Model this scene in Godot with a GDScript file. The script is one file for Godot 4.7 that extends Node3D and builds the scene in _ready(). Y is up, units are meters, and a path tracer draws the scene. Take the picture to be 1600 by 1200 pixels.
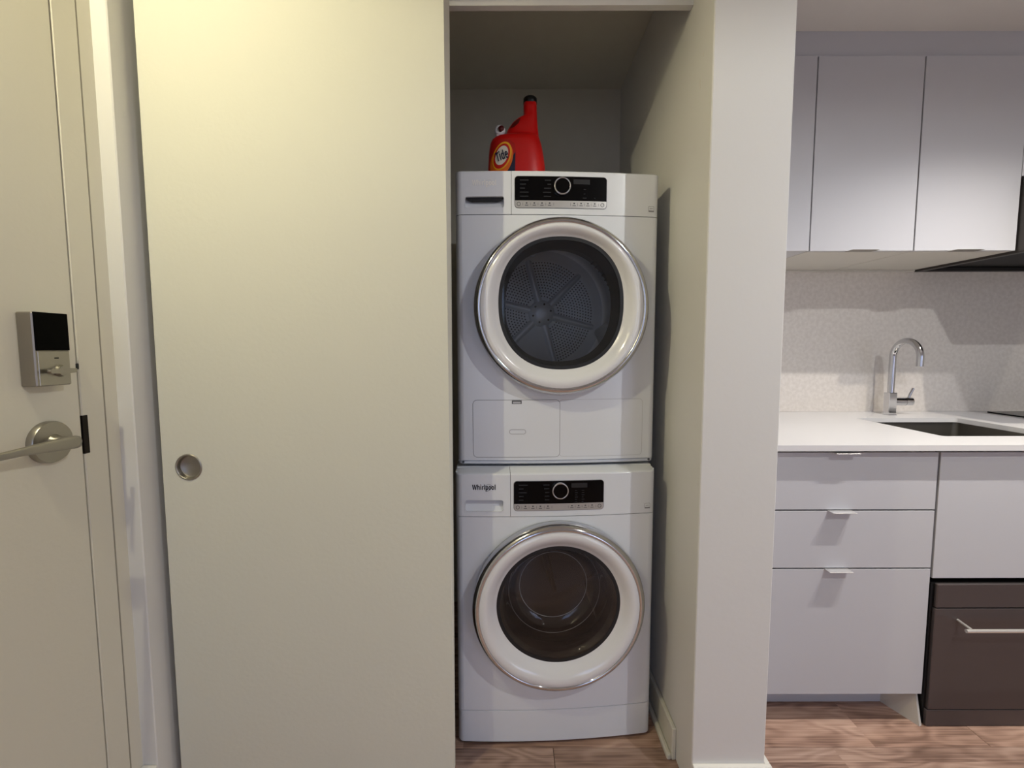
extends Node3D
# World frame used below: V(X, h, Z) with X to the right, h up from the floor, Z away from the camera (metres).

var M := {}
var sg := 0
var rng := RandomNumberGenerator.new()

func V(x: float, h: float, z: float) -> Vector3:
	return Vector3(x, h, -z)

# ---------------------------------------------------------------- node helpers
func tag(o: Node3D, label := "", category := "", group := "", kind := "") -> Node3D:
	if label != "": o.set_meta("label", label)
	if category != "": o.set_meta("category", category)
	if group != "": o.set_meta("group", group)
	if kind != "": o.set_meta("kind", kind)
	return o

func numbered(called: String, parent: Node) -> String:
	if not parent.has_node(called): return called
	var k := 1
	while parent.has_node("%s_%03d" % [called, k]): k += 1
	return "%s_%03d" % [called, k]

func begin() -> SurfaceTool:
	var st := SurfaceTool.new()
	st.begin(Mesh.PRIMITIVE_TRIANGLES)
	return st

func obj(called: String, st: SurfaceTool, m: Material, parent: Node3D = self) -> MeshInstance3D:
	st.generate_normals()
	var o := MeshInstance3D.new()
	o.mesh = st.commit()
	o.mesh.surface_set_material(0, m)
	o.name = numbered(called, parent)
	parent.add_child(o, true)
	return o

func struct(called: String, st: SurfaceTool, m: Material, label := "") -> MeshInstance3D:
	var o := obj(called, st, m)
	tag(o, label, "", "", "structure")
	return o

func thing(called: String, label: String, category: String, at := Vector3.ZERO, turn := 0.0, group := "") -> Node3D:
	var o := Node3D.new()
	o.name = numbered(called, self)
	add_child(o, true)
	o.position = at
	o.rotation.y = turn
	tag(o, label, category, group)
	return o

# ---------------------------------------------------------------- shape helpers
func patch(st: SurfaceTool, smooth := true) -> void:
	sg += 1
	st.set_smooth_group(sg if smooth else 0xFFFFFFFF)

func tri(st: SurfaceTool, a: Vector3, b: Vector3, c: Vector3) -> void:   # a, b, c counter-clockwise from outside
	for p in [a, c, b]: st.add_vertex(p)

func quad(st: SurfaceTool, a: Vector3, b: Vector3, c: Vector3, d: Vector3) -> void:
	tri(st, a, b, c)
	tri(st, a, c, d)

func grid(st: SurfaceTool, rows: Array, closed := false) -> void:   # rows of points; one smooth patch
	patch(st)
	for i in rows.size() - 1:
		var n: int = rows[i].size()
		for j in (n if closed else n - 1):
			var k := (j + 1) % n
			quad(st, rows[i][j], rows[i][k], rows[i + 1][k], rows[i + 1][j])

# axis-aligned box with chamfered edges between two corners (any order)
func box(st: SurfaceTool, p: Vector3, q: Vector3, c := 0.0) -> void:
	var lo := Vector3(minf(p.x, q.x), minf(p.y, q.y), minf(p.z, q.z))
	var hi := Vector3(maxf(p.x, q.x), maxf(p.y, q.y), maxf(p.z, q.z))
	var mid := (lo + hi) / 2.0
	var h := (hi - lo) / 2.0
	c = minf(c, minf(h.x, minf(h.y, h.z)) * 0.98)
	st.set_smooth_group(0xFFFFFFFF)
	var ax := [Vector3.RIGHT, Vector3.UP, Vector3.BACK]
	for a in 3:
		var u: Vector3 = ax[a]
		var v: Vector3 = ax[(a + 1) % 3]
		var w: Vector3 = ax[(a + 2) % 3]
		for s in [-1.0, 1.0]:
			var f := func(i: float, j: float) -> Vector3:
				return mid + u * h[a] * s + v * (h[(a + 1) % 3] - c) * i * s + w * (h[(a + 2) % 3] - c) * j
			quad(st, f.call(-1, -1), f.call(1, -1), f.call(1, 1), f.call(-1, 1))
		if c <= 0.0: continue
		for i in [-1.0, 1.0]:
			for j in [-1.0, 1.0]:
				var e := func(k: float, first: bool) -> Vector3:
					var hv: float = h[(a + 1) % 3] - (0.0 if first else c)
					var hw: float = h[(a + 2) % 3] - (c if first else 0.0)
					return mid + u * (h[a] - c) * k + v * hv * i + w * hw * j
				if i * j > 0: quad(st, e.call(-1, true), e.call(1, true), e.call(1, false), e.call(-1, false))
				else: quad(st, e.call(-1, false), e.call(1, false), e.call(1, true), e.call(-1, true))
	if c > 0.0:
		for i in [-1.0, 1.0]:
			for j in [-1.0, 1.0]:
				for k in [-1.0, 1.0]:
					var s3 := Vector3(i, j, k)
					var cx := mid + s3 * Vector3(h.x, h.y - c, h.z - c)
					var cy := mid + s3 * Vector3(h.x - c, h.y, h.z - c)
					var cz := mid + s3 * Vector3(h.x - c, h.y - c, h.z)
					if i * j * k > 0: tri(st, cx, cy, cz)
					else: tri(st, cx, cz, cy)

func wbox(st: SurfaceTool, x0: float, x1: float, h0: float, h1: float, z0: float, z1: float, c := 0.0) -> void:
	box(st, V(x0, h0, z0), V(x1, h1, z1), c)

# hexahedron from 8 corners: bottom ring a..d (ccw from above), top ring e..h
func hexa(st: SurfaceTool, p: Array) -> void:
	st.set_smooth_group(0xFFFFFFFF)
	quad(st, p[3], p[2], p[1], p[0])
	quad(st, p[4], p[5], p[6], p[7])
	for i in 4:
		var k := (i + 1) % 4
		quad(st, p[i], p[k], p[4 + k], p[4 + i])

# polygon (in a frame) pushed along its normal
func prism(st: SurfaceTool, poly: PackedVector2Array, at: Transform3D, d0: float, d1: float) -> void:
	if Geometry2D.is_polygon_clockwise(poly):
		poly = poly.duplicate()
		poly.reverse()
	var idx := Geometry2D.triangulate_polygon(poly)
	st.set_smooth_group(0xFFFFFFFF)
	var P := func(k: int, d: float) -> Vector3: return at * Vector3(poly[k].x, poly[k].y, d)
	for t in range(0, idx.size(), 3):
		var a := idx[t]
		var b := idx[t + 1]
		var c := idx[t + 2]
		if (poly[b] - poly[a]).cross(poly[c] - poly[a]) < 0:
			var s := b
			b = c
			c = s
		tri(st, P.call(a, d1), P.call(b, d1), P.call(c, d1))
		tri(st, P.call(a, d0), P.call(c, d0), P.call(b, d0))
	for i in poly.size():
		var k := (i + 1) % poly.size()
		quad(st, P.call(i, d0), P.call(k, d0), P.call(k, d1), P.call(i, d1))

# lathe round the local z axis of a frame; profile points are (radius, z), from the back out and round to the front
func lathe(st: SurfaceTool, prof: Array, at := Transform3D.IDENTITY, n := 64) -> void:
	var rows := []
	for p in prof:
		var row := []
		for k in n:
			var a := TAU * k / n
			row.append(at * Vector3(p.x * cos(a), p.x * sin(a), p.y))
		rows.append(row)
	grid(st, rows, true)

func tube(st: SurfaceTool, path: Array, r: float, n := 16, caps := true) -> void:
	var rows := []
	var up := Vector3.UP
	for i in path.size():
		var d: Vector3 = (path[mini(i + 1, path.size() - 1)] - path[maxi(i - 1, 0)]).normalized()
		var s := d.cross(up)
		if s.length() < 0.05: s = d.cross(Vector3.RIGHT if i == 0 else Vector3.BACK)
		if i > 0 and s.dot(rows[i - 1][0] - path[i - 1]) < 0: s = -s
		s = s.normalized()
		if i > 0:
			var prev: Vector3 = (rows[i - 1][0] - path[i - 1]).normalized()
			s = (prev - d * prev.dot(d)).normalized()
		var t := d.cross(s)
		var row := []
		for k in n:
			var a := TAU * k / n
			row.append(path[i] + (s * cos(a) + t * sin(a)) * r)
		rows.append(row)
	grid(st, rows, true)
	if caps:
		for e in [0, path.size() - 1]:
			patch(st, false)
			for k in n:
				var p: Vector3 = rows[e][k]
				var q: Vector3 = rows[e][(k + 1) % n]
				if e == 0: tri(st, path[e], q, p)
				else: tri(st, path[e], p, q)

func rrect(x0: float, x1: float, y0: float, y1: float, r: float, n := 6) -> PackedVector2Array:
	var out := PackedVector2Array()
	for q in 4:
		var c := Vector2(x1 - r if q in [0, 3] else x0 + r, y1 - r if q < 2 else y0 + r)
		for k in n + 1:
			out.append(c + Vector2.from_angle(PI / 2 * q + PI / 2 * k / n) * r)
	return out

func oval(c: Vector2, rx: float, ry: float, power := 2.0, n := 72) -> PackedVector2Array:
	var out := PackedVector2Array()
	for k in n:
		var a := TAU * k / n
		out.append(c + Vector2(signf(cos(a)) * pow(absf(cos(a)), 2.0 / power) * rx, signf(sin(a)) * pow(absf(sin(a)), 2.0 / power) * ry))
	return out

func hit(poly: PackedVector2Array, c: Vector2, ang: float) -> Vector2:
	var far := c + Vector2.from_angle(ang) * 10.0
	for i in poly.size():
		var r = Geometry2D.segment_intersects_segment(c, far, poly[i], poly[(i + 1) % poly.size()])
		if r != null: return r
	return c

# flat-topology patch between two outlines seen from c, laid on a surface by "place" (Vector2 -> Vector3)
func ring(st: SurfaceTool, c: Vector2, inner: PackedVector2Array, outer: PackedVector2Array, place: Callable, steps := 6, n := 96) -> void:
	var angs := []
	for k in n: angs.append(TAU * k / n)
	for poly in [inner, outer]:
		if poly.size() <= 40:
			for p in poly: angs.append(fposmod((p - c).angle(), TAU) + 1e-5)
	angs.sort()
	var rows := []
	for s in steps + 1: rows.append([])
	for a in angs:
		var i := hit(inner, c, a) if inner.size() else c
		var o := hit(outer, c, a)
		for s in steps + 1: rows[s].append(place.call(i.lerp(o, float(s) / steps)))
	patch(st)
	for s in steps:
		var m: int = rows[s].size()
		for k in m:
			var j := (k + 1) % m
			quad(st, rows[s][k], rows[s + 1][k], rows[s + 1][j], rows[s][j])

# wall between two copies of an outline
func rim(st: SurfaceTool, poly: PackedVector2Array, front: Callable, back: Callable, outward := true) -> void:
	patch(st)
	for i in poly.size():
		var k := (i + 1) % poly.size()
		var a: Vector3 = front.call(poly[i])
		var b: Vector3 = front.call(poly[k])
		var c: Vector3 = back.call(poly[k])
		var d: Vector3 = back.call(poly[i])
		if outward: quad(st, a, d, c, b)
		else: quad(st, a, b, c, d)

func text(called: String, words: String, size: float, m: Material, parent: Node3D, at: Transform3D, face := "Droid Sans", bold := 400, depth := 0.0006) -> MeshInstance3D:
	var t := TextMesh.new()
	var f := SystemFont.new()
	f.font_names = PackedStringArray([face])
	f.font_weight = bold
	t.font = f
	t.text = words
	t.font_size = 64
	t.pixel_size = size / 64.0
	t.depth = depth
	t.curve_step = 1.0
	t.material = m
	var o := MeshInstance3D.new()
	o.mesh = t
	o.name = numbered(called, parent)
	o.transform = at
	parent.add_child(o, true)
	return o

# ---------------------------------------------------------------- materials
func mat(c: Color, rough := 0.5, metal := 0.0, spec := 0.5) -> StandardMaterial3D:
	var m := StandardMaterial3D.new()
	m.albedo_color = c
	m.roughness = rough
	m.metallic = metal
	m.metallic_specular = spec
	return m

func noise_tex(freq: float, octaves: int, seed_: int, size := 512) -> NoiseTexture2D:
	var n := FastNoiseLite.new()
	n.noise_type = FastNoiseLite.TYPE_SIMPLEX_SMOOTH
	n.frequency = freq
	n.fractal_octaves = octaves
	n.seed = seed_
	var t := NoiseTexture2D.new()
	t.width = size
	t.height = size
	t.seamless = true
	t.noise = n
	return t

func relief(m: StandardMaterial3D, t: Texture2D, cm: float, scale: float) -> StandardMaterial3D:
	m.heightmap_enabled = true
	m.heightmap_texture = t
	m.heightmap_scale = cm
	m.uv1_triplanar = true
	m.uv1_world_triplanar = true
	m.uv1_scale = Vector3.ONE * scale
	return m

func wood_texture() -> ImageTexture:
	var w := 1024
	var h := 512
	var im := Image.create(w, h, false, Image.FORMAT_RGB8)
	var a := FastNoiseLite.new()
	a.seed = 7
	a.frequency = 0.010
	a.fractal_octaves = 3
	var b := FastNoiseLite.new()
	b.seed = 21
	b.frequency = 0.02
	b.fractal_octaves = 4
	var dark := Color(0.46, 0.365, 0.32)
	var mid := Color(0.68, 0.565, 0.505)
	var lite := Color(0.82, 0.71, 0.645)
	for y in h:
		for x in w:
			var warp := a.get_noise_2d(x * 0.22, y * 0.62)
			var rings := sin((y * 0.055 + warp * 9.0) * 2.2) * 0.5 + 0.5
			var fibre := b.get_noise_2d(x * 0.16, y * 8.0)
			var tone := a.get_noise_2d(x * 0.25 + 900.0, y * 0.6 + 300.0)
			var v := 0.52 + 0.26 * (rings - 0.5) + 0.34 * fibre + 0.42 * tone
			v = clampf(v, 0.0, 1.0)
			im.set_pixel(x, y, dark.lerp(mid, v * 2.0) if v < 0.5 else mid.lerp(lite, v * 2.0 - 1.0))
	return ImageTexture.create_from_image(im)

func materials() -> void:
	var peel := noise_tex(0.035, 3, 3)
	var speck := noise_tex(0.09, 2, 9)
	M.wall = relief(mat(Color(0.87, 0.865, 0.85), 0.62, 0.0, 0.4), peel, 0.016, 2.0)
	M.ceiling = relief(mat(Color(0.88, 0.87, 0.85), 0.8, 0.0, 0.3), peel, 0.02, 2.0)
	M.door = relief(mat(Color(0.86, 0.855, 0.80), 0.7, 0.0, 0.3), peel, 0.02, 3.0)
	M.entry = relief(mat(Color(0.865, 0.85, 0.79), 0.6, 0.0, 0.35), peel, 0.02, 3.0)
	M.closet = relief(mat(Color(0.85, 0.835, 0.785), 0.6, 0.0, 0.4), peel, 0.016, 2.0)
	M.trim = mat(Color(0.88, 0.87, 0.84), 0.4)
	M.cabinet = relief(mat(Color(0.765, 0.765, 0.775), 0.45, 0.0, 0.45), speck, 0.006, 6.0)
	M.cabinet_in = mat(Color(0.80, 0.785, 0.75), 0.6)
	M.gap = mat(Color(0.035, 0.033, 0.036), 0.8, 0.0, 0.2)  # near-black, so the cabinet gaps carry their shade as colour
	M.counter = mat(Color(0.865, 0.86, 0.855), 0.28)
	var quartz := mat(Color(1, 1, 1), 0.4)
	var qt := noise_tex(0.06, 4, 15)
	var ramp := Gradient.new()
	ramp.set_color(0, Color(0.83, 0.80, 0.765))
	ramp.set_color(1, Color(0.90, 0.875, 0.845))
	qt.color_ramp = ramp
	quartz.albedo_texture = qt
	quartz.uv1_triplanar = true
	quartz.uv1_world_triplanar = true
	quartz.uv1_scale = Vector3.ONE * 1.5
	M.backsplash = quartz
	M.white = mat(Color(0.885, 0.895, 0.91), 0.22)
	M.white_ring = mat(Color(0.90, 0.90, 0.90), 0.16)
	M.white_ring.clearcoat_enabled = true
	M.white_ring.clearcoat = 0.6
	M.white_ring.clearcoat_roughness = 0.05
	M.chrome = mat(Color(0.80, 0.80, 0.81), 0.10, 1.0)
	M.satin = mat(Color(0.66, 0.645, 0.61), 0.34, 1.0)
	M.brushed = mat(Color(0.62, 0.60, 0.57), 0.42, 1.0)
	M.strip = mat(Color(0.74, 0.73, 0.71), 0.38, 0.6)
	M.black_gloss = mat(Color(0.008, 0.008, 0.010), 0.18, 0.0, 0.3)
	M.black_flat = mat(Color(0.008, 0.008, 0.008), 0.5, 0.0, 0.15)
	M.black = mat(Color(0.02, 0.02, 0.022), 0.45)
	M.rubber = mat(Color(0.075, 0.075, 0.08), 0.55)
	M.print = mat(Color(0.55, 0.55, 0.56), 0.6)
	M.print_dim = mat(Color(0.20, 0.20, 0.21), 0.6, 0.0, 0.2)
	M.print_dark = mat(Color(0.33, 0.33, 0.34), 0.6)
	M.screen = mat(Color(0.14, 0.145, 0.15), 0.25)
	M.logo_reflect_dark = mat(Color(0.16, 0.17, 0.19), 0.25, 0.7)  # chrome lettering on the washer, its dark reflection put into the colour
	M.logo_reflect_bright = mat(Color(0.97, 0.96, 0.93), 0.35)  # same chrome lettering on the dryer, bright reflection painted in
	M.groove = mat(Color(0.42, 0.42, 0.43), 0.6)
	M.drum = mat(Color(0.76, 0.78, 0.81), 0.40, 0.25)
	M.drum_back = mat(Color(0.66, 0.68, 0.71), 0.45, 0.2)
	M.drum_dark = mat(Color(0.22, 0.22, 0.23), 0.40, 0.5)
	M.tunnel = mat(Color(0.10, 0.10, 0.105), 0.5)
	M.glass = mat(Color(0.03, 0.035, 0.045, 0.10), 0.03)
	M.glass.transparency = BaseMaterial3D.TRANSPARENCY_ALPHA
	M.bowl = mat(Color(0.03, 0.032, 0.035, 0.30), 0.03)
	M.bowl.transparency = BaseMaterial3D.TRANSPARENCY_ALPHA
	M.pane = mat(Color(0.9, 0.95, 0.97, 0.06), 0.02)
	M.pane.transparency = BaseMaterial3D.TRANSPARENCY_ALPHA
	M.steel_dark = mat(Color(0.37, 0.345, 0.345), 0.38, 0.65)
	M.bar = mat(Color(0.88, 0.87, 0.85), 0.3, 0.7)
	M.steel_side = mat(Color(0.05, 0.045, 0.045), 0.5)
	M.sink = mat(Color(0.50, 0.485, 0.455), 0.38, 0.85)
	M.hood = mat(Color(0.30, 0.285, 0.275), 0.4, 0.7)
	M.hood_in = mat(Color(0.03, 0.03, 0.03), 0.6)
	M.red = mat(Color(0.80, 0.03, 0.03), 0.32)
	M.red_dark = mat(Color(0.36, 0.03, 0.03), 0.4)
	M.cap = mat(Color(0.025, 0.025, 0.03), 0.4)
	M.orange = mat(Color(0.92, 0.42, 0.06), 0.45)
	M.yellow = mat(Color(0.95, 0.70, 0.12), 0.45)
	M.navy = mat(Color(0.03, 0.06, 0.20), 0.4)
	M.cream = mat(Color(0.90, 0.87, 0.80), 0.45)
	M.plastic = mat(Color(0.93, 0.92, 0.92), 0.4)
	var wt := wood_texture()
	M.wood = []
	for k in 4:
		var m := mat([Color(1, 1, 1), Color(0.95, 0.94, 0.93), Color(1.0, 0.98, 0.96), Color(0.91, 0.90, 0.89)][k], 0.42, 0.0, 0.4)
		m.albedo_texture = wt
		M.wood.append(m)
	M.lamp = mat(Color(1, 1, 1), 0.5)
	M.lamp.emission_enabled = true
	M.lamp.emission = Color(1.0, 0.93, 0.82)
	M.lamp.emission_energy_multiplier = 5.0
	M.lamp_warm = M.lamp.duplicate()
	M.lamp_warm.emission = Color(1.0, 0.86, 0.62)

# ---------------------------------------------------------------- camera, light
const ENTRY := [-0.86, 0.44]      # X, Z of the warm entry downlight
const L := [[0.73, 0.675, 0.46], [0.98, 1.0, 1.0], [1.10, 1.10, 1.15], [1.55, 1.42, 1.24], [0.45, 0.42, 0.36]]      # linear light of the five downlights
const DAY := [0.38, 0.44, 0.66]      # linear daylight at the left rear window
const DAY2 := [0.80, 0.84, 1.15]  # added fill light for the kitchen, set at an unseen second window
func camera_and_light() -> void:
	var cam := Camera3D.new()
	cam.name = "camera"
	add_child(cam)
	cam.position = V(0, 1.21, 0)
	cam.rotation = Vector3(-0.079, 0, -0.0023)
	cam.fov = 2.0 * rad_to_deg(atan(600.0 / 720.4))
	cam.near = 0.02
	cam.current = true
	var e := Environment.new()
	e.background_mode = Environment.BG_SKY
	var sm := ProceduralSkyMaterial.new()
	sm.sky_top_color = Color(0.45, 0.62, 0.90)
	sm.sky_horizon_color = Color(0.75, 0.84, 0.95)
	sm.ground_bottom_color = Color(0.45, 0.46, 0.47)
	sm.ground_horizon_color = Color(0.70, 0.76, 0.82)
	e.sky = Sky.new()
	e.sky.sky_material = sm
	e.background_energy_multiplier = 1.7
	e.tonemap_mode = Environment.TONE_MAPPER_LINEAR
	e.tonemap_exposure = 1.06
	e.sdfgi_enabled = true
	e.ssao_enabled = true
	e.ssil_enabled = true
	var we := WorldEnvironment.new()
	we.name = "world_environment"
	we.environment = e
	add_child(we)
	# daylight from the left rear window, plus kitchen fill at an added second one
	for w in [[DAY, -0.35, 0.96], [DAY2, 2.9, 1.06]]:
		var a := AreaLight3D.new()
		a.name = "daylight_and_fill"
		add_child(a, true)
		a.position = V(w[1], 1.15, -3.19)
		var c: Array = w[0]
		var de: float = maxf(c[0], maxf(c[1], c[2]))
		a.light_energy = de
		a.light_color = Color(c[0] / de, c[1] / de, c[2] / de).linear_to_srgb()
		a.area_size = Vector2(w[2], 1.96)
		a.area_range = 12.0
		a.shadow_enabled = true

func downlight(label: String, x: float, z: float, energy: float, color: Color, half_angle: float, soft: float, glow: Material, ceil_h := 2.295) -> void:
	var t := thing("recessed_downlight", label, "ceiling light", V(x, ceil_h, z))
	var st := begin()
	var at := Transform3D(Basis(Vector3.RIGHT, PI / 2), Vector3.ZERO)   # local z of the lathe points down
	lathe(st, [Vector2(0.040, -0.002), Vector2(0.055, 0.000), Vector2(0.056, 0.004), Vector2(0.050, 0.007), Vector2(0.040, 0.005)], at, 40)
	obj("trim_ring", st, M.trim, t)
	st = begin()
	lathe(st, [Vector2(0.040, 0.004), Vector2(0.001, 0.0045)], at, 40)
	obj("lamp_lens", st, glow, t)
	var l := SpotLight3D.new()
	l.name = "lamp_beam"
	t.add_child(l)
	l.position = Vector3(0, -0.012, 0)
	l.rotation.x = -PI / 2
	l.light_energy = energy
	l.light_color = color
	l.spot_angle = half_angle
	l.spot_angle_attenuation = soft
	l.spot_range = 9.0
	l.spot_attenuation = 2.0
	l.light_size = 0.012
	l.shadow_enabled = true

func lights() -> void:
	var d := "recessed downlight in the ceiling "
	for q in [
		["by the entry door, the warmest one", ENTRY[0], ENTRY[1], L[0], 88.0, 0.25, M.lamp_warm],
		["of the living area, behind the camera", 1.35, -0.15, L[1], 86.0, 0.25, M.lamp],
		["in front of the drawers, leftmost over the kitchen", 1.45, 1.0, L[2], 62.0, 1.0, M.lamp],
		["in front of the sink, second over the kitchen", 1.68, 1.0, L[3], 62.0, 1.0, M.lamp],
		["in front of the cooktop, rightmost over the kitchen", 2.65, 1.0, L[4], 62.0, 1.0, M.lamp],
	]:
		var c: Array = q[3]
		var e: float = maxf(c[0], maxf(c[1], c[2]))
		downlight(d + q[0], q[1], q[2], e, Color(c[0] / e, c[1] / e, c[2] / e).linear_to_srgb(), q[4], q[5], q[6])

# ---------------------------------------------------------------- the room
func room() -> void:
	var st := begin()
	wbox(st, -1.2, 3.7, -0.12, -0.009, -3.3, 2.22)
	var fl := struct("floor", st, mat(Color(0.30, 0.24, 0.20), 0.7), "walnut brown wood plank floor")
	rng.seed = 5
	var pw := 0.178
	for r in 8:
		var z0 := 1.3065 + (r - 3) * pw
		var x: float = [-1.4, -2.1, 0.122 - 1.8, -0.35 - 1.8, -1.2, -1.9, -2.5, -1.6][r]
		while x < 3.6:
			plank(fl, maxf(x, -1.0), minf(x + 1.8, 3.62), z0, z0 + pw, rng.randi() % 4, rng.randf() * 4.0, rng.randf() * 3.0)
			x += 1.8
	st = begin()
	wbox(st, -1.0, 3.62, -0.009, 0.0, -3.2, 1.3065 - 3 * pw - 0.0006)
	var rest := obj("planking", st, M.wood[1], fl)
	rest.set_meta("kind", "stuff")
	# ceilings
	st = begin()
	wbox(st, -1.2, 3.7, 2.295, 2.42, -3.3, 1.15)
	wbox(st, 0.674, 3.7, 2.295, 2.42, 1.15, 2.22)
	struct("ceiling", st, M.ceiling)
	st = begin()
	wbox(st, -1.2, 0.674, 2.336, 2.44, 1.235, 2.22)
	struct("ceiling", st, M.closet)
	# back wall
	st = begin()
	wbox(st, -1.2, 3.7, 0.0, 2.42, 2.112, 2.22)
	struct("wall_back", st, M.closet)
	# wall between closet and kitchen, its end is the wide post in view
	st = begin()
	wbox(st, 0.4785, 0.6735, 0.0, 2.336, 1.15, 2.112, 0.0025)
	var wr := struct("wall_closet_right", st, M.wall)
	for q in [[1.93, 1.205, 0.010], [1.862, 1.222, 0.026]]:
		st = begin()
		wbox(st, 0.4779, 0.479, q[0], q[0] + q[2], q[1], q[1] + 0.003)
		obj("paint_chip", st, M.trim, wr)
	# closet left side, its end is the narrow wall beside the entry door
	st = begin()
	wbox(st, -1.12, -0.951, 0.0, 2.336, 1.15, 2.112, 0.0025)
	struct("wall_closet_left", st, M.wall)
	# header over the opening
	st = begin()
	wbox(st, -0.951, 0.4785, 2.14, 2.336, 1.15, 1.30)
	struct("wall_header", st, M.wall)
	st = begin()
	wbox(st, -0.95, 0.478, 2.103, 2.15, 1.282, 1.302)
	struct("trim_1", st, M.wall)
	# entry wall with the door opening
	st = begin()
	wbox(st, -1.12, -0.99, 0.0, 2.295, 1.1155, 1.15)
	wbox(st, -1.12, -0.99, 0.0, 2.295, -3.2, 0.08)
	wbox(st, -1.12, -0.99, 2.16, 2.295, 0.08, 1.1155)
	struct("wall_left", st, M.entry)
	st = begin()
	wbox(st, 3.6, 3.72, 0.0, 2.295, -3.2, 2.112)
	struct("wall_right", st, M.wall)
	# rear wall with the window and an opening added for the kitchen fill
	st = begin()
	wbox(st, -1.2, -0.9, 0.0, 2.295, -3.32, -3.2)
	wbox(st, 0.2, 2.3, 0.0, 2.295, -3.32, -3.2)
	wbox(st, 3.5, 3.7, 0.0, 2.295, -3.32, -3.2)
	wbox(st, 2.3, 3.5, 0.0, 0.1, -3.32, -3.2)
	wbox(st, 2.3, 3.5, 2.2, 2.295, -3.32, -3.2)
	wbox(st, -0.9, 0.2, 0.0, 0.1, -3.32, -3.2)
	wbox(st, -0.9, 0.2, 2.2, 2.295, -3.32, -3.2)
	struct("wall_rear", st, M.wall)
	for w in [["window_1", -0.9, 0.2], ["added_window_2", 2.3, 3.5]]:  # the right-hand window is added to carry the kitchen fill
		st = begin()
		for q in [[w[1], w[1] + 0.06, 0.1, 2.2], [w[2] - 0.06, w[2], 0.1, 2.2], [w[1] + 0.06, w[2] - 0.06, 0.1, 0.16], [w[1] + 0.06, w[2] - 0.06, 2.14, 2.2]]:
			wbox(st, q[0], q[1], q[2], q[3], -3.29, -3.23)
		var wn := struct(w[0], st, M.trim)
		st = begin()
		wbox(st, w[1] + 0.06, w[2] - 0.06, 0.16, 2.14, -3.262, -3.258)
		obj("pane", st, M.pane, wn)
	# baseboards
	st = begin()
	wbox(st, 0.466, 0.4785, 0.0, 0.1, 1.262, 2.112, 0.003)
	wbox(st, 0.452, 0.466, 0.0, 0.02, 1.262, 2.112, 0.004)
	struct("baseboard_closet", st, M.closet)
	st = begin()
	wbox(st, 0.4785, 0.688, 0.0, 0.1, 1.137, 1.15, 0.002)
	wbox(st, 0.6735, 0.688, 0.0, 0.1, 1.15, 1.40, 0.002)
	struct("baseboard_post", st, M.trim)
	st = begin()
	wbox(st, -0.99, -0.951, 0.0, 0.1, 1.137, 1.15, 0.003)
	struct("baseboard_entry", st, M.trim)
	entry_door()
	sliding_door()

func plank(fl: Node3D, x0: float, x1: float, z0: float, z1: float, which: int, u: float, v: float) -> void:
	if x1 - x0 < 0.01: return
	var g := 0.0006
	x0 += g
	x1 -= g
	z0 += g
	z1 -= g
	var c := 0.0012
	var st := begin()
	st.set_smooth_group(0xFFFFFFFF)
	var lo := [V(x0, -0.009, z0), V(x1, -0.009, z0), V(x1, -0.009, z1), V(x0, -0.009, z1)]
	var hi := [V(x0, -c, z0), V(x1, -c, z0), V(x1, -c, z1), V(x0, -c, z1)]
	var top := [V(x0 + c, 0, z0 + c), V(x1 - c, 0, z0 + c), V(x1 - c, 0, z1 - c), V(x0 + c, 0, z1 - c)]
	var put := func(p: Vector3) -> void:
		st.set_uv(Vector2(p.x / 1.25 + u, (-p.z) / 0.56 + v))
		st.add_vertex(p)
	var face := func(a: Vector3, b: Vector3, d: Vector3, e: Vector3) -> void:
		for p in [a, d, b, a, e, d]: put.call(p)
	face.call(top[0], top[1], top[2], top[3])
	for i in 4:
		var k := (i + 1) % 4
		face.call(lo[i], lo[k], hi[k], hi[i])
		face.call(hi[i], hi[k], top[k], top[i])
	obj("plank", st, M.wood[which], fl)

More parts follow.
